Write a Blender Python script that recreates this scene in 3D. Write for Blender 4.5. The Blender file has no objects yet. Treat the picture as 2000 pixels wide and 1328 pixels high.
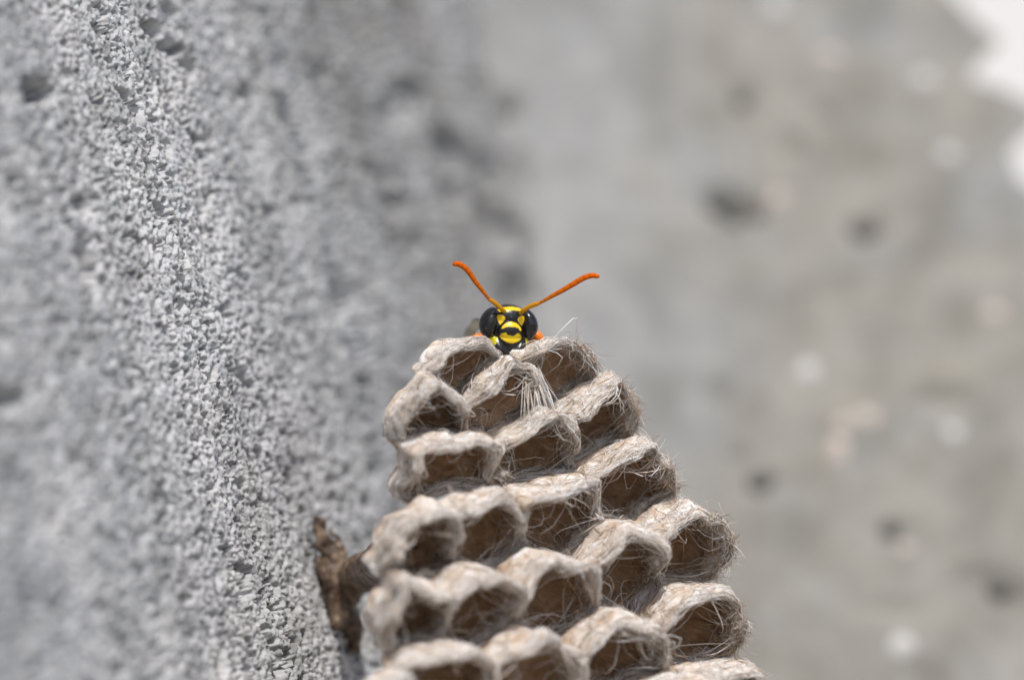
import bpy, bmesh, math, random
import numpy as np
from mathutils import Vector, Matrix

# One Blender unit is one centimetre (unit_settings.scale_length = 0.01); all sizes below are written in millimetres.
U = 0.1
rng = np.random.default_rng(7)
random.seed(7)
sc = bpy.context.scene
col = sc.collection
sc.unit_settings.system = 'METRIC'
sc.unit_settings.scale_length = 0.01

# ------------------------------------------------------------------ camera
FOCUS = 402.6
cd = bpy.data.cameras.new('macro_camera')
cam = bpy.data.objects.new('macro_camera', cd)
col.objects.link(cam)
cam.location = (0, -400 * U, 0)
cam.rotation_euler = (math.radians(90), 0, 0)
cd.sensor_fit = 'HORIZONTAL'
cd.sensor_width = 23.6
cd.lens = 23.6 * FOCUS / 66.0
cd.clip_start = 0.5
cd.clip_end = 20000
cd.dof.use_dof = True
cd.dof.focus_distance = FOCUS * U
cd.dof.aperture_fstop = cd.lens * 1e-3 / (14.0 * U)      # a 14 mm wide aperture, about f/8
cd.dof.aperture_blades = 9
sc.camera = cam

# ------------------------------------------------------------------ light
SUN = Vector((0.12, -0.52, 0.85)).normalized()
elev = math.asin(SUN.z)
world = bpy.data.worlds.new('World')
sc.world = world
world.use_nodes = True
wn = world.node_tree
wn.nodes.clear()
sky = wn.nodes.new('ShaderNodeTexSky')
sky.sky_type = 'NISHITA'
sky.sun_disc = False
sky.sun_elevation = elev
sky.sun_rotation = math.atan2(SUN.x, SUN.y)
sky.dust_density = 3.0
sky.air_density = 1.0
sky.ozone_density = 1.0
bg = wn.nodes.new('ShaderNodeBackground')
bg.inputs['Strength'].default_value = 0.15
wo = wn.nodes.new('ShaderNodeOutputWorld')
wn.links.new(sky.outputs[0], bg.inputs[0])
wn.links.new(bg.outputs[0], wo.inputs[0])
sl = bpy.data.lights.new('sun', 'SUN')
sl.energy = 2.8
sl.angle = math.radians(0.55)
sl.color = (1.0, 0.965, 0.91)
so = bpy.data.objects.new('sun', sl)
col.objects.link(so)
so.rotation_euler = (-SUN).to_track_quat('-Z', 'Y').to_euler()
so.location = SUN * 60
sc.view_settings.view_transform = 'Standard'
sc.view_settings.look = 'None'
sc.view_settings.exposure = -0.02
sc.view_settings.gamma = 1.0
sc.view_settings.use_curve_mapping = False
try:
    sc.cycles.use_denoising = True
    sc.cycles.max_bounces = 6
    sc.cycles.transparent_max_bounces = 8
except Exception:
    pass


# ------------------------------------------------------------------ helpers
def hash3(i, j, k, seed):
    h = (i * 374761393 + j * 668265263 + k * 2147483647 + seed * 974711) & 0xffffffff
    h = ((h ^ (h >> 13)) * 1274126177) & 0xffffffff
    h = ((h ^ (h >> 16)) * 2246822519) & 0xffffffff
    return ((h ^ (h >> 15)) & 0xffffff) / float(0xffffff)


def vnoise(p, scale, seed=0):
    """smooth value noise in -1..1; p is (n,3) in mm, scale the wavelength in mm"""
    q = np.asarray(p, float) / scale + 1000.0
    i = np.floor(q).astype(np.int64)
    f = q - i
    f = f * f * f * (f * (f * 6 - 15) + 10)
    r = 0
    for a in (0, 1):
        wa = f[:, 0] if a else 1 - f[:, 0]
        for b in (0, 1):
            wb = f[:, 1] if b else 1 - f[:, 1]
            for c in (0, 1):
                wc = f[:, 2] if c else 1 - f[:, 2]
                r = r + wa * wb * wc * hash3(i[:, 0] + a, i[:, 1] + b, i[:, 2] + c, seed)
    return r * 2 - 1


def fbm(p, scale, oct=3, seed=0, gain=0.5):
    r, a, tot = 0, 1.0, 0
    for o in range(oct):
        r = r + a * vnoise(p, scale / 2 ** o, seed + o * 17)
        tot += a
        a *= gain
    return r / tot


def worley2(x, y, scale, seed=0):
    """distance to the nearest scattered point (in cells) and that point's random number"""
    qx, qy = x / scale + 500.0, y / scale + 500.0
    ix, iy = np.floor(qx).astype(np.int64), np.floor(qy).astype(np.int64)
    best = np.full(qx.shape, 9.0)
    bid = np.zeros(qx.shape)
    for a in (-1, 0, 1):
        for b in (-1, 0, 1):
            cx, cy = ix + a, iy + b
            px = cx + 0.1 + 0.8 * hash3(cx, cy, cx * 0 + 3, seed)
            py = cy + 0.1 + 0.8 * hash3(cx, cy, cx * 0 + 7, seed)
            d = np.hypot(px - qx, py - qy)
            m = d < best
            best = np.where(m, d, best)
            bid = np.where(m, hash3(cx, cy, cx * 0 + 11, seed), bid)
    return best, bid


def smooth(a, b, x):
    t = np.clip((x - a) / (b - a), 0, 1)
    return t * t * (3 - 2 * t)


def mesh_obj(name, verts, faces, mat, parent=None, loc=(0, 0, 0), attrs=None, shade=True):
    """verts are world millimetres; the object's origin goes to loc (mm)"""
    v = (np.asarray(verts, float) - np.asarray(loc, float)) * U
    me = bpy.data.meshes.new(name)
    if isinstance(faces, np.ndarray):
        nf, k = faces.shape
        me.vertices.add(len(v))
        me.vertices.foreach_set('co', v.astype(np.float32).ravel())
        me.loops.add(nf * k)
        me.loops.foreach_set('vertex_index', faces.astype(np.int32).ravel())
        me.polygons.add(nf)
        me.polygons.foreach_set('loop_start', np.arange(0, nf * k, k, dtype=np.int32))
        me.polygons.foreach_set('loop_total', np.full(nf, k, dtype=np.int32))
        me.update(calc_edges=True)
        me.validate()
    else:
        me.from_pydata([tuple(q) for q in v], [], [tuple(f) for f in faces])
    if shade:
        me.polygons.foreach_set('use_smooth', np.ones(len(me.polygons), dtype=bool))
    for an, data in (attrs or {}).items():
        data = np.asarray(data, dtype=np.float32)
        if data.ndim == 1:
            a = me.attributes.new(an, 'FLOAT', 'POINT')
            a.data.foreach_set('value', data)
        else:
            a = me.attributes.new(an, 'FLOAT_COLOR', 'POINT')
            rgba = np.ones((len(data), 4), dtype=np.float32)
            rgba[:, :3] = data
            a.data.foreach_set('color', rgba.ravel())
    if mat:
        me.materials.append(mat)
    o = bpy.data.objects.new(name, me)
    col.objects.link(o)
    o.location = Vector(loc) * U
    if parent:
        o.parent = parent
        w = Vector((0, 0, 0))
        q = parent
        while q:
            w += q.location
            q = q.parent
        o.location = Vector(loc) * U - w
    return o


def empty(name, loc):
    o = bpy.data.objects.new(name, None)
    col.objects.link(o)
    o.empty_display_size = 0.2
    o.location = Vector(loc) * U
    return o


def tag(o, label=None, cat=None, group=None, kind=None):
    if label: o['label'] = label
    if cat: o['category'] = cat
    if group: o['group'] = group
    if kind: o['kind'] = kind
    return o


def grid_faces(nx, ny, wrap=False):
    """quads of a grid with ny rows of nx points (index = row*nx + column); wrap joins the columns"""
    i = np.arange(nx if wrap else nx - 1)
    j = np.arange(ny - 1)
    I, J = np.meshgrid(i, j)
    I2 = (I + 1) % nx
    return np.stack([J * nx + I, J * nx + I2, (J + 1) * nx + I2, (J + 1) * nx + I], -1).reshape(-1, 4)


def frame_of(t):
    t = t / np.linalg.norm(t)
    a = np.array([0, 0, 1.0]) if abs(t[2]) < 0.8 else np.array([1.0, 0, 0])
    b = np.cross(t, a); b /= np.linalg.norm(b)
    return b, np.cross(t, b)


def tube(points, radii, seg=10, cap=True):
    P = np.asarray(points, float)
    n = len(P)
    T = np.gradient(P, axis=0)
    V, F = [], []
    b0, _ = frame_of(T[0])
    for i in range(n):
        t = T[i] / np.linalg.norm(T[i])
        b0 = b0 - t * np.dot(b0, t); b0 /= np.linalg.norm(b0)
        c0 = np.cross(t, b0)
        for k in range(seg):
            a = 2 * math.pi * k / seg
            V.append(P[i] + radii[i] * (math.cos(a) * b0 + math.sin(a) * c0))
    for i in range(n - 1):
        for k in range(seg):
            k2 = (k + 1) % seg
            F.append((i * seg + k, i * seg + k2, (i + 1) * seg + k2, (i + 1) * seg + k))
    if cap:
        F.append(tuple(range(seg))[::-1])
        F.append(tuple((n - 1) * seg + k for k in range(seg)))
    return np.array(V), F


def spline(pts, n):
    """Catmull-Rom through pts (any width), n samples"""
    P = np.asarray(pts, float)
    P = np.vstack([2 * P[0] - P[1], P, 2 * P[-1] - P[-2]])
    m = len(P) - 3
    out = []
    for x in np.linspace(0, m, n):
        i = min(int(x), m - 1); t = x - i
        p0, p1, p2, p3 = P[i:i + 4]
        out.append(0.5 * ((2 * p1) + (-p0 + p2) * t + (2 * p0 - 5 * p1 + 4 * p2 - p3) * t * t + (-p0 + 3 * p1 - 3 * p2 + p3) * t ** 3))
    return np.array(out)


def ellipsoid(c, r, rot=None, nu=32, nv=20):
    V, F = [], []
    for j in range(nv + 1):
        ph = math.pi * j / nv
        for i in range(nu):
            th = 2 * math.pi * i / nu
            V.append((math.sin(ph) * math.cos(th), math.sin(ph) * math.sin(th), math.cos(ph)))
    V = np.array(V) * np.array(r)
    if rot is not None:
        V = V @ np.array(rot).T
    V = V + np.array(c)
    for j in range(nv):
        for i in range(nu):
            i2 = (i + 1) % nu
            F.append((j * nu + i, (j + 1) * nu + i, (j + 1) * nu + i2, j * nu + i2))
    return V, F


def join(parts):
    V, F, n = [], [], 0
    for v, f in parts:
        V.append(np.asarray(v)); F += [tuple(k + n for k in q) for q in f]; n += len(v)
    return np.vstack(V), F


def remesh(parts, voxel, smooth_iter=4, factor=0.5):
    """fuse overlapping solids into one continuous skin (voxel remesh), in millimetres"""
    v, f = join(parts)
    me = bpy.data.meshes.new('tmp')
    me.from_pydata([tuple(q) for q in v], [], f)
    o = bpy.data.objects.new('tmp', me)
    col.objects.link(o)
    m = o.modifiers.new('r', 'REMESH'); m.mode = 'VOXEL'; m.voxel_size = voxel
    s = o.modifiers.new('s', 'SMOOTH'); s.iterations = smooth_iter; s.factor = factor
    dg = bpy.context.evaluated_depsgraph_get()
    ev = o.evaluated_get(dg)
    em = ev.to_mesh()
    V = np.zeros(len(em.vertices) * 3); em.vertices.foreach_get('co', V)
    F = [tuple(p.vertices) for p in em.polygons]
    ev.to_mesh_clear()
    bpy.data.objects.remove(o); bpy.data.meshes.remove(me)
    return V.reshape(-1, 3), F


class Mat:
    """small node-graph builder; texture scales are given as a wavelength in mm"""
    def __init__(s, name, rough=0.8, spec=0.3):
        s.m = bpy.data.materials.new(name); s.m.use_nodes = True
        s.t = s.m.node_tree; s.n = s.t.nodes; s.l = s.t.links
        s.b = s.n['Principled BSDF']
        s.b.inputs['Roughness'].default_value = rough
        s.b.inputs['Specular IOR Level'].default_value = spec
        s.co = s.n.new('ShaderNodeTexCoord').outputs['Object']

    def noise(s, wl, detail=4, rough=0.55, dist=0.0):
        n = s.n.new('ShaderNodeTexNoise'); s.l.new(s.co, n.inputs['Vector'])
        n.inputs['Scale'].default_value = 1.0 / (wl * U); n.inputs['Detail'].default_value = detail
        n.inputs['Roughness'].default_value = rough; n.inputs['Distortion'].default_value = dist
        return n.outputs['Fac']

    def ramp(s, fac, stops):
        r = s.n.new('ShaderNodeValToRGB'); s.l.new(fac, r.inputs[0])
        e = r.color_ramp.elements
        while len(e) < len(stops): e.new(0.5)
        for k, (p, c) in zip(e, stops):
            k.position = p; k.color = (*c, 1) if len(c) == 3 else c
        return r.outputs[0]

    def mix(s, fac, a, b, mode='MIX'):
        n = s.n.new('ShaderNodeMix'); n.data_type = 'RGBA'; n.blend_type = mode
        for sock, val in ((n.inputs[0], fac), (n.inputs[6], a), (n.inputs[7], b)):
            if hasattr(val, 'links'): s.l.new(val, sock)
            elif isinstance(val, (int, float)): sock.default_value = val
            else: sock.default_value = (*val, 1)
        return n.outputs[2]

    def attr(s, name, colour=False):
        n = s.n.new('ShaderNodeAttribute'); n.attribute_name = name
        return n.outputs['Color'] if colour else n.outputs['Fac']

    def math(s, op, a, b=0.5, clamp=False):
        n = s.n.new('ShaderNodeMath'); n.operation = op; n.use_clamp = clamp
        for sock, val in ((n.inputs[0], a), (n.inputs[1], b)):
            if hasattr(val, 'links'): s.l.new(val, sock)
            else: sock.default_value = val
        return n.outputs[0]

    def base(s, c):
        if hasattr(c, 'links'): s.l.new(c, s.b.inputs['Base Color'])
        else: s.b.inputs['Base Color'].default_value = (*c, 1)
        return s

    def bump(s, h, mm, strength=1.0):
        n = s.n.new('ShaderNodeBump'); n.inputs['Distance'].default_value = mm * U; n.inputs['Strength'].default_value = strength
        s.l.new(h, n.inputs['Height']); s.l.new(n.outputs[0], s.b.inputs['Normal'])
        return s


# ------------------------------------------------------------------ materials
def concrete(name, a, b, second_tone, wl, spots, sand=False):
    m = Mat(name, 0.92, 0.15)
    c = m.ramp(m.noise(wl, 3, 0.5), [(0.35, a), (0.65, b)])
    g = m.math('MULTIPLY', m.attr('second_tone'), m.ramp(m.noise(wl * 0.3, 5, 0.6), [(0.25, (0.55, 0.55, 0.55)), (0.7, (1, 1, 1))]))
    c = m.mix(g, c, second_tone)
    c = m.mix(1.0, c, m.ramp(m.noise(wl * 0.33, 4, 0.55, 0.4), [(0.3, (0.80, 0.795, 0.77)), (0.5, (0.97, 0.97, 0.97)), (0.72, (1.12, 1.10, 1.06))]), 'MULTIPLY')
    co0 = m.co; mp = m.n.new('ShaderNodeMapping'); mp.inputs['Scale'].default_value = (1, 1, 0.22); m.l.new(co0, mp.inputs['Vector']); m.co = mp.outputs[0]
    st = m.noise(wl * 0.28, 4, 0.55)
    m.co = co0
    c = m.mix(1.0, c, m.ramp(st, [(0.34, (0.86, 0.86, 0.845)), (0.5, (0.99, 0.99, 0.99)), (0.7, (1.07, 1.06, 1.05))]), 'MULTIPLY')
    fine = m.noise(0.5, 5, 0.65)
    c = m.mix(m.ramp(fine, [(0.3, (0, 0, 0)), (0.75, (1, 1, 1))]), c, m.mix(1.0, c, spots, 'MULTIPLY'))
    if sand:
        c = m.mix(1.0, c, m.attr('sand', True), 'MULTIPLY')
    m.base(c)
    m.bump(m.noise(0.22, 6, 0.7), 0.05, 0.7)
    return m.m

M = {}
M['wall'] = concrete('grey_concrete', (0.53, 0.538, 0.55), (0.60, 0.607, 0.617), (0.40, 0.393, 0.38), 16, (0.80, 0.80, 0.81), True)
M['wall2'] = concrete('beige_concrete', (0.31, 0.315, 0.32), (0.34, 0.344, 0.347), (0.285, 0.274, 0.243), 14, (0.85, 0.85, 0.84))
def stone(name, c, r=0.7):
    m = Mat(name, r, 0.3); n = m.noise(0.6, 4)
    return m.base(m.mix(n, c, tuple(x * 0.75 for x in c))).bump(n, 0.05).m
M['pale_stone'] = stone('pale_pebble', (0.64, 0.63, 0.615))
M['pink_stone'] = stone('pinkish_pebble', (0.62, 0.54, 0.48))
M['dark_stone'] = stone('dark_pebble', (0.15, 0.148, 0.138))

# paper: brown wood pulp with whitish silk felted over the rims
m = Mat('nest_paper', 0.85, 0.2)
pulp = m.ramp(m.noise(1.6, 5, 0.6, 0.6), [(0.25, (0.28, 0.16, 0.085)), (0.5, (0.50, 0.34, 0.22)), (0.78, (0.72, 0.56, 0.41))])
pulp = m.mix(m.ramp(m.noise(4.0, 3), [(0.42, (0, 0, 0)), (0.7, (1, 1, 1))]), pulp, (0.45, 0.31, 0.19))
silk = m.ramp(m.noise(1.1, 5, 0.6, 1.0), [(0.28, (0.50, 0.38, 0.28)), (0.45, (0.74, 0.66, 0.58)), (0.6, (0.92, 0.905, 0.89))])
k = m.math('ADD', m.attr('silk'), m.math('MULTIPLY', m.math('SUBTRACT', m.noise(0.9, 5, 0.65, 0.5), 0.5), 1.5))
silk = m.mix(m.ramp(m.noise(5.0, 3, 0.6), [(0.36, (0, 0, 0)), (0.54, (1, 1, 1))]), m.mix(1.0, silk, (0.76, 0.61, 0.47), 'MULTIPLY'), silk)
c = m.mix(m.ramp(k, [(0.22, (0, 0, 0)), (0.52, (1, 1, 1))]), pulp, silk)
c = m.mix(m.ramp(m.noise(0.75, 2, 0.4), [(0.70, (0, 0, 0)), (0.76, (1, 1, 1))]), c, (0.10, 0.065, 0.04))
m.base(c)
m.bump(m.noise(0.45, 6, 0.72, 1.2), 0.16, 0.8)
m.b.inputs['Subsurface Weight'].default_value = 0.45
m.b.inputs['Subsurface Radius'].default_value = (1.0, 0.75, 0.55)
m.b.inputs['Subsurface Scale'].default_value = 0.55 * U
M['paper'] = m.m
m = Mat('nest_fibre', 0.6, 0.35)
m.base(m.attr('tint', True))
M['fibre'] = m.m
m = Mat('stalk_resin', 0.32, 0.5)
m.base(m.ramp(m.noise(1.2, 5, 0.6, 0.8), [(0.3, (0.025, 0.017, 0.012)), (0.5, (0.12, 0.075, 0.045)), (0.72, (0.36, 0.27, 0.19))]))
m.bump(m.noise(0.5, 5, 0.6, 1.0), 0.2, 0.9)
M['resin'] = m.m
# wasp
m = Mat('wasp_cuticle', 0.28, 0.5)
m.base(m.attr('pigment', True))
m.bump(m.noise(0.09, 3), 0.012, 0.6)
M['cuticle'] = m.m
m = Mat('wasp_eye', 0.16, 0.55)
m.base((0.012, 0.012, 0.014))
M['eye'] = m.m
m = Mat('antenna_shell', 0.6, 0.08)
m.base(m.attr('pigment', True))
M['antenna'] = m.m
m = Mat('wing_membrane', 0.3, 0.5)
m.base((0.20, 0.18, 0.11))
m.b.inputs['Alpha'].default_value = 0.75
M['wing'] = m.m
m = Mat('white_matte', 0.9, 0.1)
m.base(m.ramp(m.noise(120, 4), [(0.3, (0.78, 0.77, 0.76)), (0.7, (0.84, 0.83, 0.82))]))
M['white'] = m.m
m = Mat('dusty_ground', 0.95, 0.1)
m.base(m.ramp(m.noise(60, 8, 0.65), [(0.3, (0.24, 0.22, 0.19)), (0.7, (0.36, 0.34, 0.30))]))
M['ground'] = m.m


# ------------------------------------------------------------------ ground
gz = -620.0
g = mesh_obj('ground', np.array([(-60000, -60000, gz), (60000, -60000, gz), (60000, 60000, gz), (-60000, 60000, gz)]), [(0, 1, 2, 3)], M['ground'], shade=False)
tag(g, kind='structure')


def axis(segs):
    """non-uniform sample positions: [(start, end, step), ...]"""
    out = []
    for a, b, st in segs:
        out.append(np.linspace(a, b, max(2, int(round((b - a) / st)) + 1))[:-1])
    out.append(np.array([segs[-1][1]]))
    return np.concatenate(out)


def close_block(P, nx, ny, back):
    """turn a displaced front sheet (ny rows of nx) into a solid by adding sides and a back at offset `back`"""
    F = grid_faces(nx, ny)
    rim = list(range(nx)) + [r * nx + nx - 1 for r in range(1, ny)] + [(ny - 1) * nx + c for c in range(nx - 2, -1, -1)] + [r * nx for r in range(ny - 2, 0, -1)]
    V = np.vstack([P, P[rim] + np.asarray(back)])
    n0, k = nx * ny, len(rim)
    side = np.array([(rim[i], n0 + i, n0 + (i + 1) % k, rim[(i + 1) % k]) for i in range(k)])
    return V, np.vstack([F, side])


# ------------------------------------------------------------------ the coarse concrete wall that carries the nest
WD = np.array([0.31338, 0.94963, 0.0])          # along the wall, away from the viewer
WT = np.array([-0.26109, 0.0, 0.96532])         # up the wall
WN = np.array([0.91978, -0.30353, 0.24877]); WN /= np.linalg.norm(WN)
W0 = np.array([-20.45, 2.8, 0.0])
PITS = [(21.9, 17.3, 1.3, 0.8), (28.4, 16.0, 1.3, 0.8), (9.9, 13.8, 0.9, 0.55), (6.9, 21.1, 1.6, 0.6), (10, 19.9, 1.9, 0.7), (12, 18.6, 1.2, 0.5), (-14.8, 16.0, 1.5, 0.8),
        (-17.5, 15.8, 1.0, 0.9), (-13.2, 8.8, 1.2, 0.9), (-15.4, 5.3, 1.2, 1.3), (-15.6, 3.7, 0.9, 0.8), (-33, -3.4, 2.2, 1.0), (23.5, -11.6, 1.1, 0.6),
        (26.4, -9.2, 0.9, 0.5), (20.2, 9.0, 0.9, 0.5), (22.1, -9.2, 1.1, 0.7), (6.1, -2.4, 0.6, 0.35), (7.2, -3.0, 0.5, 0.35), (45.2, 12.3, 2.2, 0.8), (46.1, 10.3, 2.4, 0.8), (48.4, 7.2, 1.8, 0.8),
        (63, 14.6, 4, 1.6), (60, 11, 3, 2.2), (56.5, 18.7, 4, 1.2), (68, 9, 3.5, 2.4), (70, 3, 3, 2.6), (69, -3, 3, 2.5), (69.5, 13, 3, 1.6), (52, 17, 3, 1.3), (6.0, 1.7, 0.6, 0.4), (-1.5, 16.2, 0.7, 0.4)]
ss = axis([(-420, -60, 12), (-60, -34, 0.6), (-34, -14, 0.3), (-14, 28, 0.15), (30, 76, 0.45)])
tt = axis([(-420, -45, 12), (-45, -27, 0.5), (-27, 26, 0.09), (26, 45, 0.5), (45, 420, 12)])
S, T = np.meshgrid(ss, tt)
s_, t_ = S.ravel(), T.ravel()
P = W0 + s_[:, None] * WD + t_[:, None] * WT
q2 = np.stack([s_, t_, s_ * 0], 1)
wx = vnoise(q2, 0.9, 91) * 0.16; wy = vnoise(q2, 0.9, 92) * 0.16
f1, id1 = worley2(s_ + wx, t_ + wy, 0.42, 1)
f2, id2 = worley2(s_ - wy, t_ + wx, 0.25, 2)
f3, id3 = worley2(s_ + wy, t_ - wx, 1.5, 3)
h = 0.20 * (0.35 + 0.65 * id1) * np.sqrt(np.clip(1 - (f1 / 0.72) ** 2, 0, 1)) + 0.15 * (0.3 + 0.7 * id2) * np.sqrt(np.clip(1 - (f2 / 0.7) ** 2, 0, 1))
h += 0.07 * vnoise(q2, 0.25, 5) + 0.16 * fbm(q2, 2.2, 3, 8) + 0.55 * fbm(q2, 11, 3, 12)
h -= 0.9 * smooth(0.22, 0.05, f3) * (id3 > 0.78)                                    # air holes
h -= 0.85 * smooth(0.20, 0.42, fbm(q2, 0.46, 2, 34, 0.6))        # gaps between the sand grains
h -= 0.75 * smooth(0.28, 0.46, fbm(q2, 1.2, 3, 33, 0.6)) * smooth(-0.3, 0.3, vnoise(q2, 5, 36))
for a, b, ra, rb in PITS:
    dd = np.hypot((s_ - a + 0.5 * vnoise(q2, 0.9, 40)) / (ra * 1.6), (t_ - b + 0.35 * vnoise(q2, 0.8, 41)) / (rb * 1.25))
    h -= (1.9 if a < 35 else 0.8) * min(1.6, max(0.7, rb * 1.3)) * smooth(1.0, 0.45, dd)
h = np.where((np.abs(t_) < 46) & (s_ > -61), h, 0)
P = P + h[:, None] * WN
V, F = close_block(P, len(ss), len(tt), -WN * 140)
tone_ = smooth(16, 44, s_ + 9 * fbm(q2, 13, 3, 52)) * smooth(-0.9, 0.5, fbm(q2, 8, 3, 55) + 0.2)  # blotchy darker, warmer tone, stronger towards the far end of the wall
tone_ = np.concatenate([tone_, np.zeros(len(V) - len(tone_))])
wall = mesh_obj('concrete_wall', V, F, M['wall'], loc=(-60, 40, -420), attrs={'second_tone': tone_, 'sand': np.concatenate([np.where(id2 < 0.16, 0.42, np.where(id1 > 0.9, 0.72, 0.93 + 0.14 * id1)), np.ones(len(V) - len(id2))])})
tag(wall, 'light grey coarse grainy concrete wall carrying the wasp nest by its stalk', 'wall')

# ------------------------------------------------------------------ the second concrete wall, further back
RW = np.array([0.0, 0.5, 0.86]); RW /= np.linalg.norm(RW)
RN = np.array([0.0, -0.86, 0.5]); RN /= np.linalg.norm(RN)
R0 = np.array([0.0, 72.0, 0.0])
ww = axis([(-450, -45, 15), (-45, 45, 0.6), (45, 450, 15)])
xs = axis([(-60, -8, 4), (-8, 36, 0.6), (36, 39, 0.3)])
X, Wg = np.meshgrid(xs, ww)
edge = np.interp(ww, [-450, -45, -30, -12, 0, 8, 12.5, 14.0, 16.5, 18.6, 20.6, 22.0, 23.5, 25.2, 27, 29, 33, 60, 450],
                 [52, 52, 50, 47, 45, 44, 42, 39.0, 38.2, 40.2, 41.0, 38.2, 35.4, 36.4, 38.0, 36.0, 33, 30, 30])
x_ = np.where(X > 20, 20 + (X - 20) * (edge[:, None] - 20) / 19.0, X).ravel()
w_ = Wg.ravel()
q3 = np.stack([x_, w_, x_ * 0], 1)
hr = 0.8 * fbm(q3, 9, 4, 60) + 0.35 * fbm(q3, 2.5, 3, 61)
DARKS = [(16.1, 12.4, 1.9, 1.3), (17.2, 11.6, 1.3, 1.2), (18.8, 11.8, 1.0, 0.8), (17.8, 21.6, 1.1, 0.9), (27.0, 9.8, 1.7, 1.0), (18.5, -12.1, 1.3, 1.1), (17.0, -9.9, 0.8, 0.8), (28.1, -16.4, 1.3, 1.0),
         (34.4, -20.0, 2.0, 0.9), (36.9, -21.6, 2.0, 1.2), (32.5, -5.0, 2.6, 0.9), (15.4, -4.3, 1.2, 0.9), (21.5, 17.2, 0.9, 1.0), (-0.4, 21.0, 1.4, 1.2), (0.2, 15.2, 1.0, 1.8), (1.0, 8.5, 0.9, 1.5), (28.5, -23, 1.5, 0.8), (24, 20, 1.2, 0.8)]
for a, b, ra, rb in DARKS:
    hr -= 1.0 * smooth(1.2, 0.5, np.hypot((x_ - a) / ra, (w_ - b) / rb))
hr = np.where(np.abs(w_) < 46, hr, 0)
P = R0 + x_[:, None] * np.array([1.0, 0, 0]) + w_[:, None] * RW + hr[:, None] * RN
V, F = close_block(P, len(xs), len(ww), np.array([0, 120, 0]))
tone_ = smooth(4, 22, x_ + 7 * fbm(q3, 11, 3, 57)) * smooth(-0.7, 0.3, fbm(q3, 7, 4, 58) + 0.25)  # blotchy beige tone, stronger to the right
tone_ = np.concatenate([tone_, np.zeros(len(V) - len(tone_))])
wall2 = mesh_obj('concrete_wall', V, F, M['wall2'], loc=(10, 72, -400), attrs={'second_tone': tone_})
tag(wall2, 'beige-grey pebbly concrete wall with chipped edge, out of focus behind the wasp', 'wall')


def pebble(x, w, r, mat, sq=1.0, seed=0):
    v, f = ellipsoid((0, 0, 0), (r, r * 0.6, r * sq), None, 16, 10)
    v = v * (1 + 0.16 * vnoise(v + seed * 9.1, r * 0.9, seed))[:, None]
    c = R0 + np.array([x, 0, 0]) + w * RW - 0.3 * r * RN
    hh = 0.8 * fbm(np.array([[x, w, 0.0]]), 9, 4, 60)[0]
    c = c + hh * RN
    return mesh_obj('pebble', v + c, f, mat, wall2, loc=c)

PB = [(22.2, -2.9, 0.95, 'pale_stone', 1.1), (24.3, -10.0, 0.9, 'pink_stone', 1.5), (24.8, -7.6, 0.85, 'pink_stone', 1.0), (26.6, -7.0, 1.0, 'pink_stone', 0.8), (20.4, 12.4, 0.95, 'pink_stone', 1.0),
      (31.9, 23.0, 1.0, 'pale_stone', 1.0), (33.4, 16.0, 0.95, 'pale_stone', 1.0), (28.6, -26.4, 1.1, 'pale_stone', 1.0), (20.4, 29.8, 1.0, 'pale_stone', 1.1), (24.6, 25.3, 1.0, 'pink_stone', 0.8),
      (29.0, -17.9, 0.7, 'pink_stone', 0.7), (33.0, -8.0, 0.9, 'pale_stone', 0.8), (16.0, 12.6, 1.1, 'dark_stone', 0.9), (16.9, 11.2, 0.8, 'dark_stone', 0.9), (18.9, 11.7, 0.7, 'dark_stone', 0.9),
      (26.9, 9.9, 1.0, 'dark_stone', 0.8), (18.5, -12.1, 0.9, 'dark_stone', 0.9), (28.2, -16.3, 0.7, 'dark_stone', 0.9), (35.8, -20.7, 1.0, 'dark_stone', 0.6), (-0.4, 20.6, 1.0, 'dark_stone', 1.0), (17.8, 21.4, 0.6, 'dark_stone', 0.9), (36.5, 2.0, 0.8, 'pink_stone', 1.0)]
for i, (x, w, r, mt, sq) in enumerate(PB):
    pebble(x, w, r, M[mt], sq, i)


# ------------------------------------------------------------------ a white slab added far beyond to brighten the gap, turned to the sun
wb = np.array([(60, 1500, gz), (2600, 2900, gz), (2600, 3100, gz), (60, 1700, gz)], float)
top = wb + np.array([0, 0, 2400.0])
ww3 = mesh_obj('white_backdrop', np.vstack([wb, top]), [(0, 3, 2, 1), (4, 5, 6, 7), (0, 1, 5, 4), (1, 2, 6, 5), (2, 3, 7, 6), (3, 0, 4, 7)], M['white'], loc=(60, 1500, gz), shade=False)
tag(ww3, 'bright white backdrop glimpsed past the chipped edge of the beige concrete', 'wall')


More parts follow.
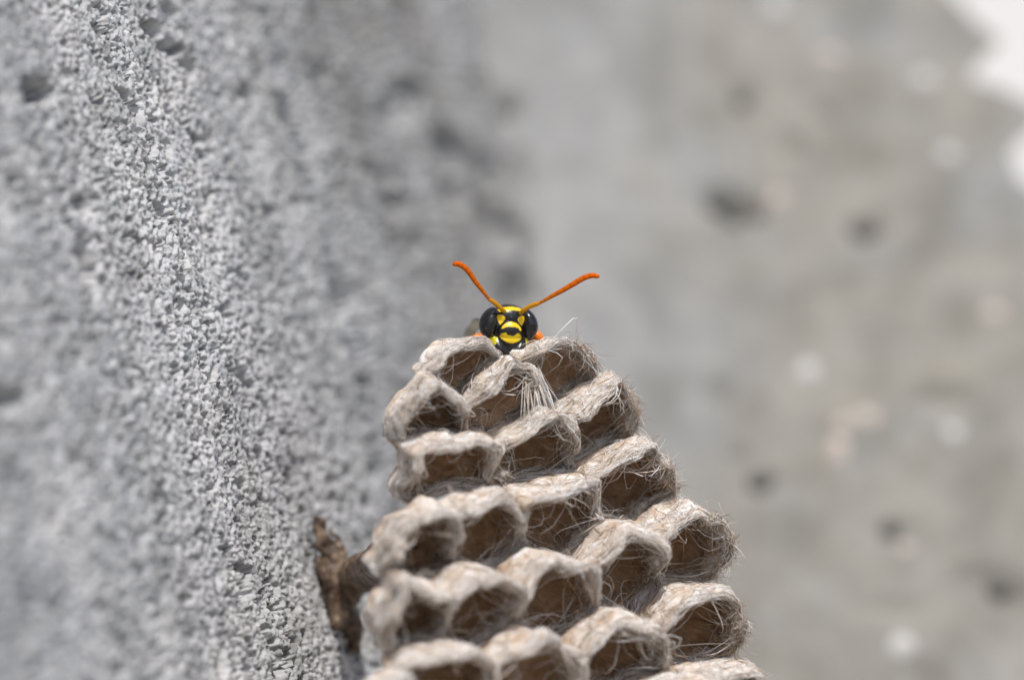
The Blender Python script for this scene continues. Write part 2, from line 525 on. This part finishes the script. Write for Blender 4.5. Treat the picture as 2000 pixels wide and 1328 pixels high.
# ------------------------------------------------------------------ the nest
# paper tubes side by side; each row stands out further than the row above it, so the tops of the tubes show as pale steps
AX = np.array([0.36, -0.92, -0.12]); AX /= np.linalg.norm(AX)      # the way the cells open
E1 = np.array([1.0, 0, 0]) - AX * AX[0]; E1 /= np.linalg.norm(E1)
E2 = np.cross(AX, E1)
ST = 1.10                                                           # the cells are lower than they are wide
MOUTHS = np.array([(-2.95, -0.1, -2.35), (-4.3, -3.0, -5.1), (-0.55, -0.1, -4.0), (3.3, 3.1, -2.65), (-3.55, -4.4, -7.9), (2.29, -0.32, -7.24), (5.9, 2.9, -5.6), (-5.1, -8.8, -13.45),
                   (-1.78, -5.89, -12.55), (3.59, -2.07, -11.65), (8.3, 1.9, -9.7), (-5.5, -11.5, -17.35), (-2.08, -9.1, -17.01), (3.4, -5.5, -16.69), (8.0, -1.73, -15.21), (11.5, 1.4, -13.6),
                   (-3.7, -12.8, -21.4), (2.08, -9.29, -21.49), (7.44, -5.4, -20.57), (12.59, -1.13, -18.83), (-7.0, -16.0, -23.4), (-1.58, -14.05, -25.5), (4.15, -10.63, -25.72), (9.35, -6.57, -24.38),
                   (13.82, -3.22, -23.45), (-5.33, -17.21, -26.86), (0.63, -15.36, -29.83), (6.37, -11.59, -29.48), (11.58, -7.55, -28.18)])
DEPTH = [3.4, 4.6, 3.4, 3.6] + [5.2, 5.2, 4.8] + [5.6] * 22
C = np.stack([MOUTHS @ E1, MOUTHS @ E2 * ST], 1)
CA = MOUTHS @ AX
NT = 120
CAP = {0: 2.35, 1: 2.6, 2: 2.5, 3: 2.6, 7: 2.6, 11: 2.4, 20: 2.4, 4: 3.0}
NIN, NOUT = 17, 17
SHEETS = {3: ((1.3, 2.2, -1.6), (2.4, -0.2, -5.1), 0.45, 30)}


def cell_mesh(ci):
    th = np.linspace(0, 2 * math.pi, NT, endpoint=False)
    e = np.stack([np.cos(th), np.sin(th)], 1)
    R = np.full(NT, 99.0)
    for j in range(len(C)):
        if j == ci: continue
        dv = C[j] - C[ci]
        dn = np.linalg.norm(dv)
        if dn > 12: continue
        cs = e @ dv
        R = np.minimum(R, np.where(cs > 1e-3, 0.5 * dn * dn / np.maximum(cs, 1e-3), 99))
    cap = CAP.get(ci, 2.8) + 0.16 * np.sin(2 * th + ci) + 0.12 * np.sin(3 * th + 2.1 * ci)
    outer = smooth(0.5, 1.4, R - cap)
    for _ in range(4):
        outer = 0.25 * np.roll(outer, 1) + 0.5 * outer + 0.25 * np.roll(outer, -1)
    R = np.minimum(R, cap + 0.75 * (1 - outer))
    for _ in range(3):
        R = 0.25 * np.roll(R, 1) + 0.5 * R + 0.25 * np.roll(R, -1)
    L = DEPTH[ci]
    # rim height round the mouth: scalloped, the upper lip standing proud like a hood
    q = np.stack([C[ci, 0] + e[:, 0] * R, C[ci, 1] + e[:, 1] * R, np.full(NT, CA[ci])], 1)
    rimh = 0.75 * vnoise(q, 2.8, 70) + 0.40 * vnoise(q, 1.2, 71) + 0.22 * vnoise(q, 0.5, 73) + 0.35 * e[:, 1] - 0.10 - (2.3 - 1.7 * outer) * smooth(0.05, -0.6, e[:, 1]) - (0.9 - 0.8 * outer) * smooth(0.6, 0.1, np.abs(e[:, 1])) - 0.22 * e[:, 0] * R
    thick = 0.30 + 0.17 * vnoise(q, 1.1, 75)
    up = 0.5 + 0.5 * e[:, 1]
    rings = []
    ts = np.linspace(0, 1, NOUT)[::-1]
    for t in ts:                                   # outside, from the closed base up to the rim
        z = -L * 1.2 * t ** 1.25
        back = smooth(0.66, 1.0, t)
        flare = 0.16 * np.exp(-t * 7)
        rr = R + 0.06 + 0.22 * (1 - outer) * smooth(0.0, 0.25, t) + flare * (0.4 + 0.6 * outer) - back * (R - 0.35) * 0.86
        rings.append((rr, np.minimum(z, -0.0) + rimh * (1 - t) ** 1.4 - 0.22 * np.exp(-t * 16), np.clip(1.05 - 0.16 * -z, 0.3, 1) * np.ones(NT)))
    rings.append((R + 0.06 - thick * 0.22, rimh - 0.03, np.ones(NT)))
    rings.append((R + 0.06 - thick * 0.5, rimh + 0.02, np.ones(NT)))
    rings.append((R + 0.06 - thick * 0.78, rimh - 0.05, np.full(NT, 0.95)))
    for t in np.linspace(0, 1, NIN):               # down the inside to the rounded floor
        z = -0.25 - (L - 0.6) * t
        Rr = R + 0.02 - thick * (1.0 + 0.25 * t) - 0.30 * t
        Rr = Rr * (1 - 0.35 * smooth(0.75, 1.0, t)) * (1 - 0.05 * t)
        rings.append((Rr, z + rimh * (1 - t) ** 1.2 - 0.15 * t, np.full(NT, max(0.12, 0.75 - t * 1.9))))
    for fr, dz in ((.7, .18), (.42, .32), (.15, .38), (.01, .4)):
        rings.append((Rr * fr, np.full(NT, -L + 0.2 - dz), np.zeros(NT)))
    Vs, silk = [], []
    for rr, zz, sk in rings:
        p1 = C[ci, 0] + e[:, 0] * rr; p2 = (C[ci, 1] + e[:, 1] * rr) / ST
        Vs.append(p1[:, None] * E1 + p2[:, None] * E2 + (CA[ci] + zz)[:, None] * AX)
        silk.append(sk)
    V = np.concatenate(Vs); silk = np.concatenate(silk)
    amp = np.clip(silk + 0.35, 0, 1)[:, None]
    dis = np.stack([fbm(V, 2.4, 3, 80 + a * 5) for a in range(3)], 1)
    V = V + dis * 0.62 * amp + np.stack([vnoise(V, 0.9, 93 + 3 * a) for a in range(3)], 1) * 0.13 * amp + np.stack([vnoise(V, 0.42, 195 + a) for a in range(3)], 1) * 0.06 * amp
    return V, grid_faces(NT, len(rings), True), silk, outer, len(rings)


def strands(pts, side, rad, tint):
    """thin three-sided tapering strands as one mesh; pts is (n, k, 3)"""
    n, kk, _ = pts.shape
    t = np.linspace(0, 1, kk)
    d = np.gradient(pts, axis=1)
    d /= np.linalg.norm(d, axis=2)[..., None] + 1e-9
    s = side[:, None, :] - d * (d * side[:, None, :]).sum(2)[..., None]
    s /= np.linalg.norm(s, axis=2)[..., None] + 1e-9
    b = np.cross(d, s)
    r = rad[:, None] * (1 - 0.8 * np.abs(2 * t[None] - 0.8) ** 2 / 1.44)
    V = np.stack([pts + (math.cos(a) * s + math.sin(a) * b) * r[..., None] for a in (0, 2.094, 4.189)], 2).reshape(-1, 3)
    i = np.arange(n)[:, None, None] * (kk * 3)
    q = np.arange(kk - 1)[None, :, None] * 3
    c = np.arange(3)[None, None, :]
    c2 = (c + 1) % 3
    F = np.stack(np.broadcast_arrays(i + q + c, i + q + c2, i + q + 3 + c2, i + q + 3 + c), -1).reshape(-1, 4)
    return V, F, np.repeat(tint, kk * 3, axis=0)


root_loc = np.array([-11.5, 14.5, -16.0])
nest = empty('wasp_nest', root_loc)
tag(nest, 'tan paper wasp nest of open fuzzy-rimmed cells stuck to the coarse wall', 'wasp nest')
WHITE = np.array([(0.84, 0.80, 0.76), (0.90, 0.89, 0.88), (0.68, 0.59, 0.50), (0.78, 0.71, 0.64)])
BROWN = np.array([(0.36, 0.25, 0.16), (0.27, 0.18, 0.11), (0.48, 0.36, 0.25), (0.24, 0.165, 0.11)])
for ci in range(len(C)):
    V, F, silk, outer, NR = cell_mesh(ci)
    cloc = MOUTHS[ci] - 3.0 * AX
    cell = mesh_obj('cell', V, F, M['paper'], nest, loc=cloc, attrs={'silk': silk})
    if MOUTHS[ci, 2] < -25: continue
    G = V.reshape(NR, NT, 3)
    du = np.roll(G, -1, 1) - np.roll(G, 1, 1); dv = np.gradient(G, axis=0)
    Ng = np.cross(du, dv); Ng /= np.linalg.norm(Ng, axis=2)[..., None] + 1e-9
    if (Ng[NOUT + 1] @ AX).mean() < 0: Ng = -Ng
    Sg = silk.reshape(NR, NT)

    def sample(A_, r, a):
        r = np.clip(r, 0, NR - 1.001); a = np.mod(a, NT)
        r0 = r.astype(int); a0 = a.astype(int); fr = (r - r0)[..., None]; fa = (a - a0)[..., None]; a1 = (a0 + 1) % NT
        return A_[r0, a0] * (1 - fr) * (1 - fa) + A_[r0 + 1, a0] * fr * (1 - fa) + A_[r0, a1] * (1 - fr) * fa + A_[r0 + 1, a1] * fr * fa

    def laid(n, rlo, rhi, spread, rspread, lift, tint, rad, kk=6):
        """strands that lie on the paper and follow its curve"""
        r0 = rng.uniform(rlo, rhi, n); a0 = rng.uniform(0, NT, n)
        t = np.linspace(0, 1, kk)[None]
        da = rng.normal(0, spread, n)[:, None]; dr = rng.normal(0, rspread, n)[:, None]
        wob = rng.normal(0, 1.2, n)[:, None] * np.sin(t * rng.uniform(1, 5, n)[:, None])
        rr, aa = r0[:, None] + dr * t + 0.25 * wob, a0[:, None] + da * t + wob
        p = sample(G, rr, aa); nn = sample(Ng, rr, aa)
        lf = (rng.uniform(0.0, 1.0, n)[:, None] ** 2 * lift) * np.sin(np.pi * np.clip(t * rng.uniform(.6, 1.1, n)[:, None], 0, 1)) + 0.012
        return strands(p + nn * lf[..., None], nn[:, 0], rad, tint)

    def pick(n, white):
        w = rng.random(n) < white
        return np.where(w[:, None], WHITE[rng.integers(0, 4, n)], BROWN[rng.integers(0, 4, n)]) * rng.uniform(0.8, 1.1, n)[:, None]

    parts = []
    n = 880   # felt over the outside and the rim
    parts.append(laid(n, NOUT * 0.45, NOUT + 4, 8, 3.0, 0.20, pick(n, 0.88), rng.uniform(0.012, 0.026, n)))
    n = 350    # threads bound round the rim
    parts.append(laid(n, NOUT - 2, NOUT + 3, 16, 0.8, 0.16, pick(n, 0.85), rng.uniform(0.012, 0.028, n)))
    n = 650    # pulp fibres inside, running into the cell
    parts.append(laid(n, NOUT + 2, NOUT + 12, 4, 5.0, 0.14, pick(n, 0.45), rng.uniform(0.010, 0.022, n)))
    n = 190 if MOUTHS[ci, 0] > 0 else 110      # silk threads strung from the rim into the mouth, in small bundles
    hub = rng.integers(0, NT, 9)
    a0 = hub[rng.integers(0, 9, n)] + rng.normal(0, 2.5, n); a1 = a0 + rng.normal(0, 14, n)
    p0 = sample(G, rng.uniform(NOUT - 1, NOUT + 2, n), a0); p1 = sample(G, rng.uniform(NOUT + 4, NOUT + 14, n), a1)
    t = np.linspace(0, 1, 6)[None, :, None]
    sag = rng.normal(0, 0.16, (n, 3)) * np.linalg.norm(p1 - p0, axis=1)[:, None]
    pts = p0[:, None] * (1 - t) + p1[:, None] * t + sag[:, None] * np.sin(np.pi * t)
    parts.append(strands(pts, np.tile(E1, (n, 1)), rng.uniform(0.010, 0.040, n), pick(n, 0.85)))
    free = outer > 0.5
    if ci == 3: free = free & (np.cos(np.linspace(0, 2 * math.pi, NT, endpoint=False)) > 0.25)
    if free.any() and ci not in (0, 2):     # loose curls on the free edges
        n = int(2200 * free.mean() * (1.7 if MOUTHS[ci, 0] > 2 else 0.2)) + 20
        a0 = rng.choice(np.nonzero(free)[0], n) + rng.uniform(-.5, .5, n); r0 = rng.uniform(NOUT - 9, NOUT + 3, n)
        p0 = sample(G, r0, a0); n0 = sample(Ng, r0, a0)
        tg = sample(du, r0, a0); tg /= np.linalg.norm(tg, axis=1)[:, None] + 1e-9
        d = n0 * rng.uniform(0.15, 0.6, n)[:, None] + tg * rng.normal(0, 0.8, n)[:, None] + AX * rng.normal(0.1, 0.5, n)[:, None]
        d /= np.linalg.norm(d, axis=1)[:, None]
        t = np.linspace(0, 1, 8)[None, :, None]; ln = rng.uniform(0.25, 0.95, n)[:, None, None]
        cv = -n0 * rng.uniform(0.2, 1.0, n)[:, None] + rng.normal(0, 0.45, (n, 3)) + np.array([0, 0, -0.25])
        ph = rng.uniform(0, 6.28, n)[:, None, None]
        sd = np.cross(d, n0)
        pts = p0[:, None] + d[:, None] * ln * t + cv[:, None] * ln * 1.25 * t * t + sd[:, None] * 0.22 * ln * (np.sin(t * 6 + ph) - np.sin(ph))
        parts.append(strands(pts, n0, rng.uniform(0.009, 0.018, n), pick(n, 0.35)))
    if ci in SHEETS:       # a torn sheet of silk hanging from this rim to the row below
        p0, p1, wd_, n = SHEETS[ci]
        k = rng.normal(0, 1, n)
        p0 = np.array(p0) + k[:, None] * np.array([0.55, 0.1, 0.05]) * wd_ + rng.normal(0, 0.16, (n, 3))
        p1 = np.array(p1) + k[:, None] * np.array([1.6, 0.2, 0.3]) * wd_ + rng.normal(0, 0.3, (n, 3))
        t = np.linspace(0, 1, 8)[None, :, None]
        pts = p0[:, None] * (1 - t) + p1[:, None] * t + rng.normal(0, 0.10, (n, 1, 3)) * np.sin(np.pi * t) + np.array([0, -0.35, 0.0]) * np.sin(np.pi * t)
        parts.append(strands(pts, np.tile(E1, (n, 1)), rng.uniform(0.012, 0.036, n), WHITE[rng.integers(0, 4, n)]))
    Vf = np.concatenate([p[0] for p in parts]); tv = np.concatenate([p[2] for p in parts])
    off = 0; Ff = []
    for p in parts:
        Ff.append(p[1] + off); off += len(p[0])
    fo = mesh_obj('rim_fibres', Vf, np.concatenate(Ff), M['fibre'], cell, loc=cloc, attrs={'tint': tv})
    tag(fo, kind='stuff')

# stalk: a dark resinous neck from the back of the comb to the wall, and the smear that glues it there
def wallpt(s, t, out=0.0):
    return W0 + s * WD + t * WT + out * WN

back = MOUTHS[7] - 5.5 * AX + np.array([0.3, 0, -1.0])
neck = spline([wallpt(11.8, -17.2, -0.6), wallpt(11.4, -17.0, 1.2), wallpt(10.0, -16.8, 3.2), back * 0.5 + wallpt(10, -16.6, 3.6) * 0.5, back], 24)
rr = np.interp(np.linspace(0, 1, 24), [0, 0.15, 0.4, 0.75, 1], [2.3, 1.7, 1.3, 1.4, 2.0])
parts = [tube(neck, rr, 14)]
V, F = remesh(parts, 0.16, 3)
V = V + np.stack([fbm(V, 1.3, 3, 150 + i) for i in range(3)], 1) * 0.28
stalk = mesh_obj('stalk', V, F, M['resin'], nest, loc=root_loc)
parts = []
for a, b, r0, r1 in [((13.9, -12.3, 0.9), (14.2, -18.5, 1.2), 0.36, 1.0), ((13.4, -13.8, 1.0), (13.8, -17.8, 1.5), 0.5, 0.95), ((15.6, -14.2, 0.9), (14.5, -17.5, 1.7), 0.35, 0.9), ((15.0, -15.5, 1.2), (13.2, -17.6, 2.4), 0.5, 0.9),
                     ((14.4, -17.0, 0.8), (15.2, -21.5, 0.7), 1.1, 0.35), ((13.0, -15.0, 0.8), (13.4, -20.0, 0.8), 0.45, 0.7), ((14.8, -13.2, 1.6), (14.2, -16.5, 1.6), 0.12, 0.5)]:
    p = spline([wallpt(a[0] - 3, *a[1:]), wallpt(-3 + (a[0] + b[0]) / 2 + rng.normal(0, .3), (a[1] + b[1]) / 2, (a[2] + b[2]) / 2 + 0.3), wallpt(b[0] - 3, *b[1:])], 14)
    parts.append(tube(p, np.linspace(r0, r1, 14), 10))
V, F = remesh(parts, 0.14, 2)
V = V + np.stack([fbm(V, 0.9, 3, 160 + i) for i in range(3)], 1) * 0.4
foot = mesh_obj('stalk_foot', V, F, M['resin'], nest, loc=root_loc)


# ------------------------------------------------------------------ the wasp
HC = np.array([-0.25, 4.3, 0.95])                      # head centre
ROLL = math.radians(3.0)


YAW = math.radians(13.0)
HM = np.array(Matrix.Rotation(ROLL, 3, 'Y') @ Matrix.Rotation(YAW, 3, 'Z')) @ np.diag([1.0, -1.0, 1.0])


def head_to_world(p):
    """head coordinates: x to the wasp's left (the viewer's right), y out of the face, z up"""
    return HC + np.atleast_2d(np.asarray(p, float)) @ HM.T


def world_to_head(p):
    return (np.asarray(p) - HC) @ HM


def hpart(shape):
    return head_to_world(shape[0]), shape[1]

EYE_ROT = {}
parts = [hpart(ellipsoid((0, -0.1, -0.05), (1.62, 0.95, 1.36))), hpart(ellipsoid((0, 0.0, 0.55), (1.25, 0.95, 0.82))), hpart(ellipsoid((0, 0.2, -0.85), (0.98, 0.8, 0.95))),
         hpart(ellipsoid((0, 0.62, -0.35), (0.86, 0.55, 0.72))), hpart(ellipsoid((0.0, 0.55, -1.0), (0.82, 0.5, 0.42))), hpart(ellipsoid((-1.0, 0.0, -0.95), (0.42, 0.55, 0.6))), hpart(ellipsoid((1.0, 0.0, -0.95), (0.42, 0.55, 0.6))),
         hpart(ellipsoid((0, 0.5, 0.45), (0.32, 0.5, 0.42))), hpart(ellipsoid((0, 0.42, -1.38), (0.80, 0.46, 0.55)))]
# mandibles
for sg in (-1, 1):
    p = spline([(sg * 0.85, 0.35, -1.0), (sg * 0.72, 0.62, -1.42), (sg * 0.35, 0.68, -1.75), (sg * 0.05, 0.55, -1.88)], 10)
    v, f = tube(p, np.interp(np.linspace(0, 1, 10), [0, .5, 1], [.36, .36, .2]), 12)
    parts.append((head_to_world(v), f))
# neck, thorax, waist, abdomen (behind the head)
B0 = HC
def bp(x, y, z): return B0 + np.array([x, y, z])
v, f = tube(np.array([bp(0, 0.5, -.1), bp(-.05, 1.3, -.3), bp(-.1, 2.2, -.5)]), [0.6, 0.55, 0.9], 14); parts.append((v, f))
parts.append(ellipsoid(bp(-0.3, 3.6, -0.65), (1.5, 2.0, 1.45)))
parts.append(ellipsoid(bp(-0.45, 5.2, -0.9), (1.25, 1.4, 1.2)))
v, f = tube(spline([bp(-.5, 5.8, -1.1), bp(-.55, 6.8, -1.5), bp(-.6, 7.6, -1.8)], 8), np.linspace(.7, .35, 8), 12); parts.append((v, f))
v, f = tube(spline([bp(-.6, 7.2, -1.7), bp(-.7, 8.6, -2.1), bp(-.8, 10.2, -2.7), bp(-.9, 12.2, -3.5), bp(-1.0, 14.4, -4.6), bp(-1.05, 15.8, -5.4)], 30), np.interp(np.linspace(0, 1, 30), [0, .12, .3, .5, .75, .93, 1], [.35, .95, 1.75, 1.95, 1.45, .55, .1]), 20); parts.append((v, f))
# legs: hip, knee, shin end, foot
LEGS = [[bp(.7, 2.6, -1.2), bp(1.4, 1.7, -.75), bp(1.95, 1.2, -.72), bp(2.35, 1.7, -1.4), bp(2.5, 1.9, -1.9)],
        [bp(-.9, 2.6, -1.2), bp(-1.6, 2.0, -.95), bp(-2.05, 1.6, -.85), bp(-2.6, 1.8, -1.2), bp(-2.9, 2.0, -1.7)],
        [bp(.8, 3.8, -1.7), bp(2.0, 4.2, -1.4), bp(2.6, 4.4, -1.6), bp(2.9, 4.6, -2.9), bp(3.0, 4.8, -3.9)],
        [bp(-1.0, 3.8, -1.7), bp(-2.0, 4.2, -1.5), bp(-2.6, 4.4, -1.7), bp(-3.0, 4.6, -3.0), bp(-3.1, 4.8, -4.0)],
        [bp(.5, 5.2, -1.8), bp(1.6, 6.2, -2.0), bp(2.2, 7.0, -2.6), bp(2.4, 7.2, -4.4), bp(2.4, 7.2, -5.6)],
        [bp(-1.2, 5.2, -1.8), bp(-2.2, 6.2, -2.2), bp(-2.8, 7.0, -2.8), bp(-3.0, 7.2, -4.6), bp(-3.0, 7.2, -5.8)]]
legline = []
for L in LEGS:
    p = spline(L, 26)
    rad = np.interp(np.linspace(0, 1, 26), [0, .2, .42, .5, .56, .75, 1], [.34, .38, .36, .33, .28, .19, .08])
    v, f = tube(p, rad, 10); parts.append((v, f)); legline.append(p)
V, F = remesh(parts, 0.052, 3, 0.5)
Hh = world_to_head(V)
on_head = (V[:, 1] < HC[1] + 1.5) & (np.abs(Hh[:, 0]) < 1.75) & (Hh[:, 2] > -2.2)
# distance to the leg lines decides what is leg
ld = np.full(len(V), 9.0)
for p in legline:
    for a in p:
        ld = np.minimum(ld, np.linalg.norm(V - a, axis=1))
BLACK, YEL, YEL2, ORG = np.array((0.010, 0.010, 0.011)), np.array((0.86, 0.56, 0.010)), np.array((0.74, 0.52, 0.008)), np.array((0.80, 0.20, 0.008))
pig = np.tile(BLACK, (len(V), 1))


def inpoly(x, z, poly):
    poly = np.asarray(poly, float); r = np.zeros(len(x), bool); j = len(poly) - 1
    for i in range(len(poly)):
        xi, zi = poly[i]; xj, zj = poly[j]
        r ^= ((zi > z) != (zj > z)) & (x < (xj - xi) * (z - zi) / (zj - zi + 1e-12) + xi)
        j = i
    return r

# pigment map of the face, drawn on the front of the head in hundredths of its radius (x right, z up)
MARKS = [(YEL, [(-86, 98), (-60, 113), (0, 122), (52, 118), (80, 104), (76, 90), (50, 97), (0, 97), (-40, 92), (-64, 84), (-80, 84)]),
         (YEL, [(-98, 60), (-74, 66), (-50, 60), (-40, 40), (-56, 16), (-72, 0), (-84, 22)]), (YEL, [(98, 60), (74, 66), (50, 60), (40, 40), (56, 16), (72, 0), (84, 22)]),
         (YEL, [(-68, -26), (-58, -4), (-34, 17), (0, 25), (34, 17), (58, -4), (70, -26), (60, -34), (44, -17), (24, -9), (-24, -9), (-44, -17)]),
         (YEL2, [(-72, -74), (-66, -58), (-40, -48), (-26, -62), (-6, -66), (16, -66), (28, -58), (42, -48), (64, -58), (80, -74), (64, -92), (40, -106), (8, -116), (-24, -110), (-50, -96)])]
front = Hh[:, 1] > -0.15
hx, hz = Hh[:, 0] * 100, Hh[:, 2] * 100
for c, poly in MARKS:
    pig[on_head & front & inpoly(hx, hz, poly)] = c
side_ = on_head & (Hh[:, 1] > -0.7) & (inpoly(hx, hz, [(-142, -78), (-84, -78), (-82, -98), (-98, -132), (-128, -126)]) | inpoly(hx, hz, [(142, -78), (108, -72), (108, -128), (122, -128), (136, -110)]))
pig[side_] = YEL2 * np.array((0.8, 1.0, 1.0))
leg = (ld < 0.42) & ~((V[:, 1] < HC[1] + 0.9) & (np.abs(Hh[:, 0]) < 1.5))
pig[leg] = ORG
yb = V[:, 1] - HC[1]
pig[(yb > 8) & ~leg & (np.mod(yb, 1.9) > 1.1)] = YEL
pig[(yb > 1.6) & (yb < 2.2) & ~leg & (V[:, 2] > HC[2] - 0.5)] = YEL
wloc = bp(-0.3, 3.6, -2.3)
wasp = mesh_obj('paper_wasp', V, F, M['cuticle'], loc=wloc, attrs={'pigment': pig})
tag(wasp, 'black and yellow paper wasp with orange antennae peeking over the nest', 'wasp')

# compound eyes: long kidney-shaped domes on the sides of the head
for sg in (-1, 1):
    v, f = ellipsoid((0, 0, 0), (0.62, 0.86, 1.04), None, 40, 28)
    tz = v[:, 2]
    v[:, 0] += sg * (0.16 * (tz / 1.04) ** 2 * -1.0)                         # bend the ends inward
    inner = np.clip(-sg * v[:, 0] / 0.62, 0, 1)
    v[:, 0] += sg * 0.16 * inner * np.exp(-((tz - 0.22) / 0.3) ** 2)         # the notch beside the antenna
    v[:, 0] += -sg * 0.10 * tz
    v = v + np.array([sg * 1.32, 0.12, 0.10])
    mesh_obj('compound_eye', head_to_world(v), f, M['eye'], wasp, loc=head_to_world((sg * 1.3, 0.1, 0.1))[0])


def zp(x, y, depth):
    return np.array([(860 + x / 5.876 - 1000) * 0.033, depth, (664 - (490 + y / 5.876)) * 0.033])

ANT = {'l': ([(752, 712, 3.55), (705, 668, 3.2), (640, 610, 2.9), (575, 560, 2.7)], [(562, 560, 2.68), (540, 530, 2.6), (470, 440, 2.5), (400, 350, 2.4), (330, 245, 2.3), (260, 178, 2.2), (195, 150, 2.15), (145, 162, 2.1)]),
       'r': ([(912, 718, 3.55), (960, 680, 3.2), (1045, 630, 2.9), (1130, 602, 2.7)], [(1138, 598, 2.68), (1175, 580, 2.6), (1280, 520, 2.5), (1400, 455, 2.4), (1520, 385, 2.3), (1640, 315, 2.2), (1740, 285, 2.15), (1825, 300, 2.1)])}
for key, (sca, fla) in ANT.items():
    root = empty('antenna', zp(*sca[0]))
    root.parent = wasp
    root.location = root.location - wasp.location
    P = spline([zp(*q) for q in sca], 18)
    rad = np.interp(np.linspace(0, 1, 18), [0, .1, .3, .8, 1], [.10, .135, .14, .155, .12])
    v, f = tube(P, rad, 16)
    tt_ = np.repeat(np.linspace(0, 1, 18), 16)
    pg = np.array((0.50, 0.28, 0.010)) * (1 - tt_[:, None]) + np.array((0.52, 0.21, 0.010)) * tt_[:, None]
    mesh_obj('scape', v, f, M['antenna'], root, loc=zp(*sca[0]), attrs={'pigment': pg})
    v, f = ellipsoid(zp(*fla[0]), (0.115, 0.115, 0.105), None, 16, 10)
    mesh_obj('pedicel', v, f, M['antenna'], root, loc=zp(*fla[0]), attrs={'pigment': np.tile((0.55, 0.17, 0.010), (len(v), 1))})
    nn = 80
    P = spline([zp(*q) for q in fla], nn)
    x = np.linspace(0, 1, nn)
    rad = np.interp(x, [0, .05, .15, .35, .6, .85, .96, 1], [.07, .085, .105, .15, .185, .18, .15, .06])
    rad = rad * (1 - 0.06 * np.exp(-((np.mod(x * 11 + 0.5, 1) - 0.5) / 0.12) ** 2))
    v, f = tube(P, rad, 16)
    xx = np.repeat(x, 16)[:, None]
    pg = np.array((0.42, 0.115, 0.003)) * (1 - xx) + np.array((0.62, 0.10, 0.002)) * xx
    pg = pg * (1 - 0.36 * np.exp(-((np.mod(xx * 11 + 0.5, 1) - 0.5) / 0.1) ** 2))
    mesh_obj('flagellum', v, f, M['antenna'], root, loc=zp(*fla[0]), attrs={'pigment': pg})

# folded wings: narrow veined blades along the body
for sg in (-1, 1):
    axisP = spline([bp(sg * 1.35 - .6, 1.7, -0.35), bp(sg * 1.9 - .7, 4.6, -0.3), bp(sg * 2.4 - .5, 8.5, -1.1), bp(sg * 2.2 - .7, 12.5, -2.6), bp(sg * 1.9 - .8, 14.5, -3.4)], 24)
    wd = np.interp(np.linspace(0, 1, 24), [0, .1, .4, .75, 1], [.7, .85, 1.1, 1.0, .12])
    V_ = []
    for i in range(24):
        kf = min(1.0, i / 9.0)
        dirn = np.array([sg * (0.75 - 0.4 * kf), 0.1, -0.62 - 0.28 * kf])
        nrm = np.array([sg * 0.03, 0, 0.012])
        for w in np.linspace(-1, 1, 7):
            V_.append(axisP[i] + dirn * w * wd[i] + np.array([sg, 0, 0]) * 0.12 * math.cos(w * 4.5 + i * 0.1))
    v = np.array(V_)
    n0 = len(v)
    F1 = grid_faces(7, 24)
    v2 = np.vstack([v, v + np.array([sg * 0.04, 0, 0.01])])
    rim = list(range(7)) + [r * 7 + 6 for r in range(1, 24)] + [23 * 7 + c for c in range(5, -1, -1)] + [r * 7 for r in range(22, 0, -1)]
    side = np.array([(rim[i], rim[(i + 1) % len(rim)], n0 + rim[(i + 1) % len(rim)], n0 + rim[i]) for i in range(len(rim))])
    wing = mesh_obj('wing', v2, np.vstack([F1, F1[:, ::-1] + n0, side]), M['wing'], wasp, loc=axisP[0])
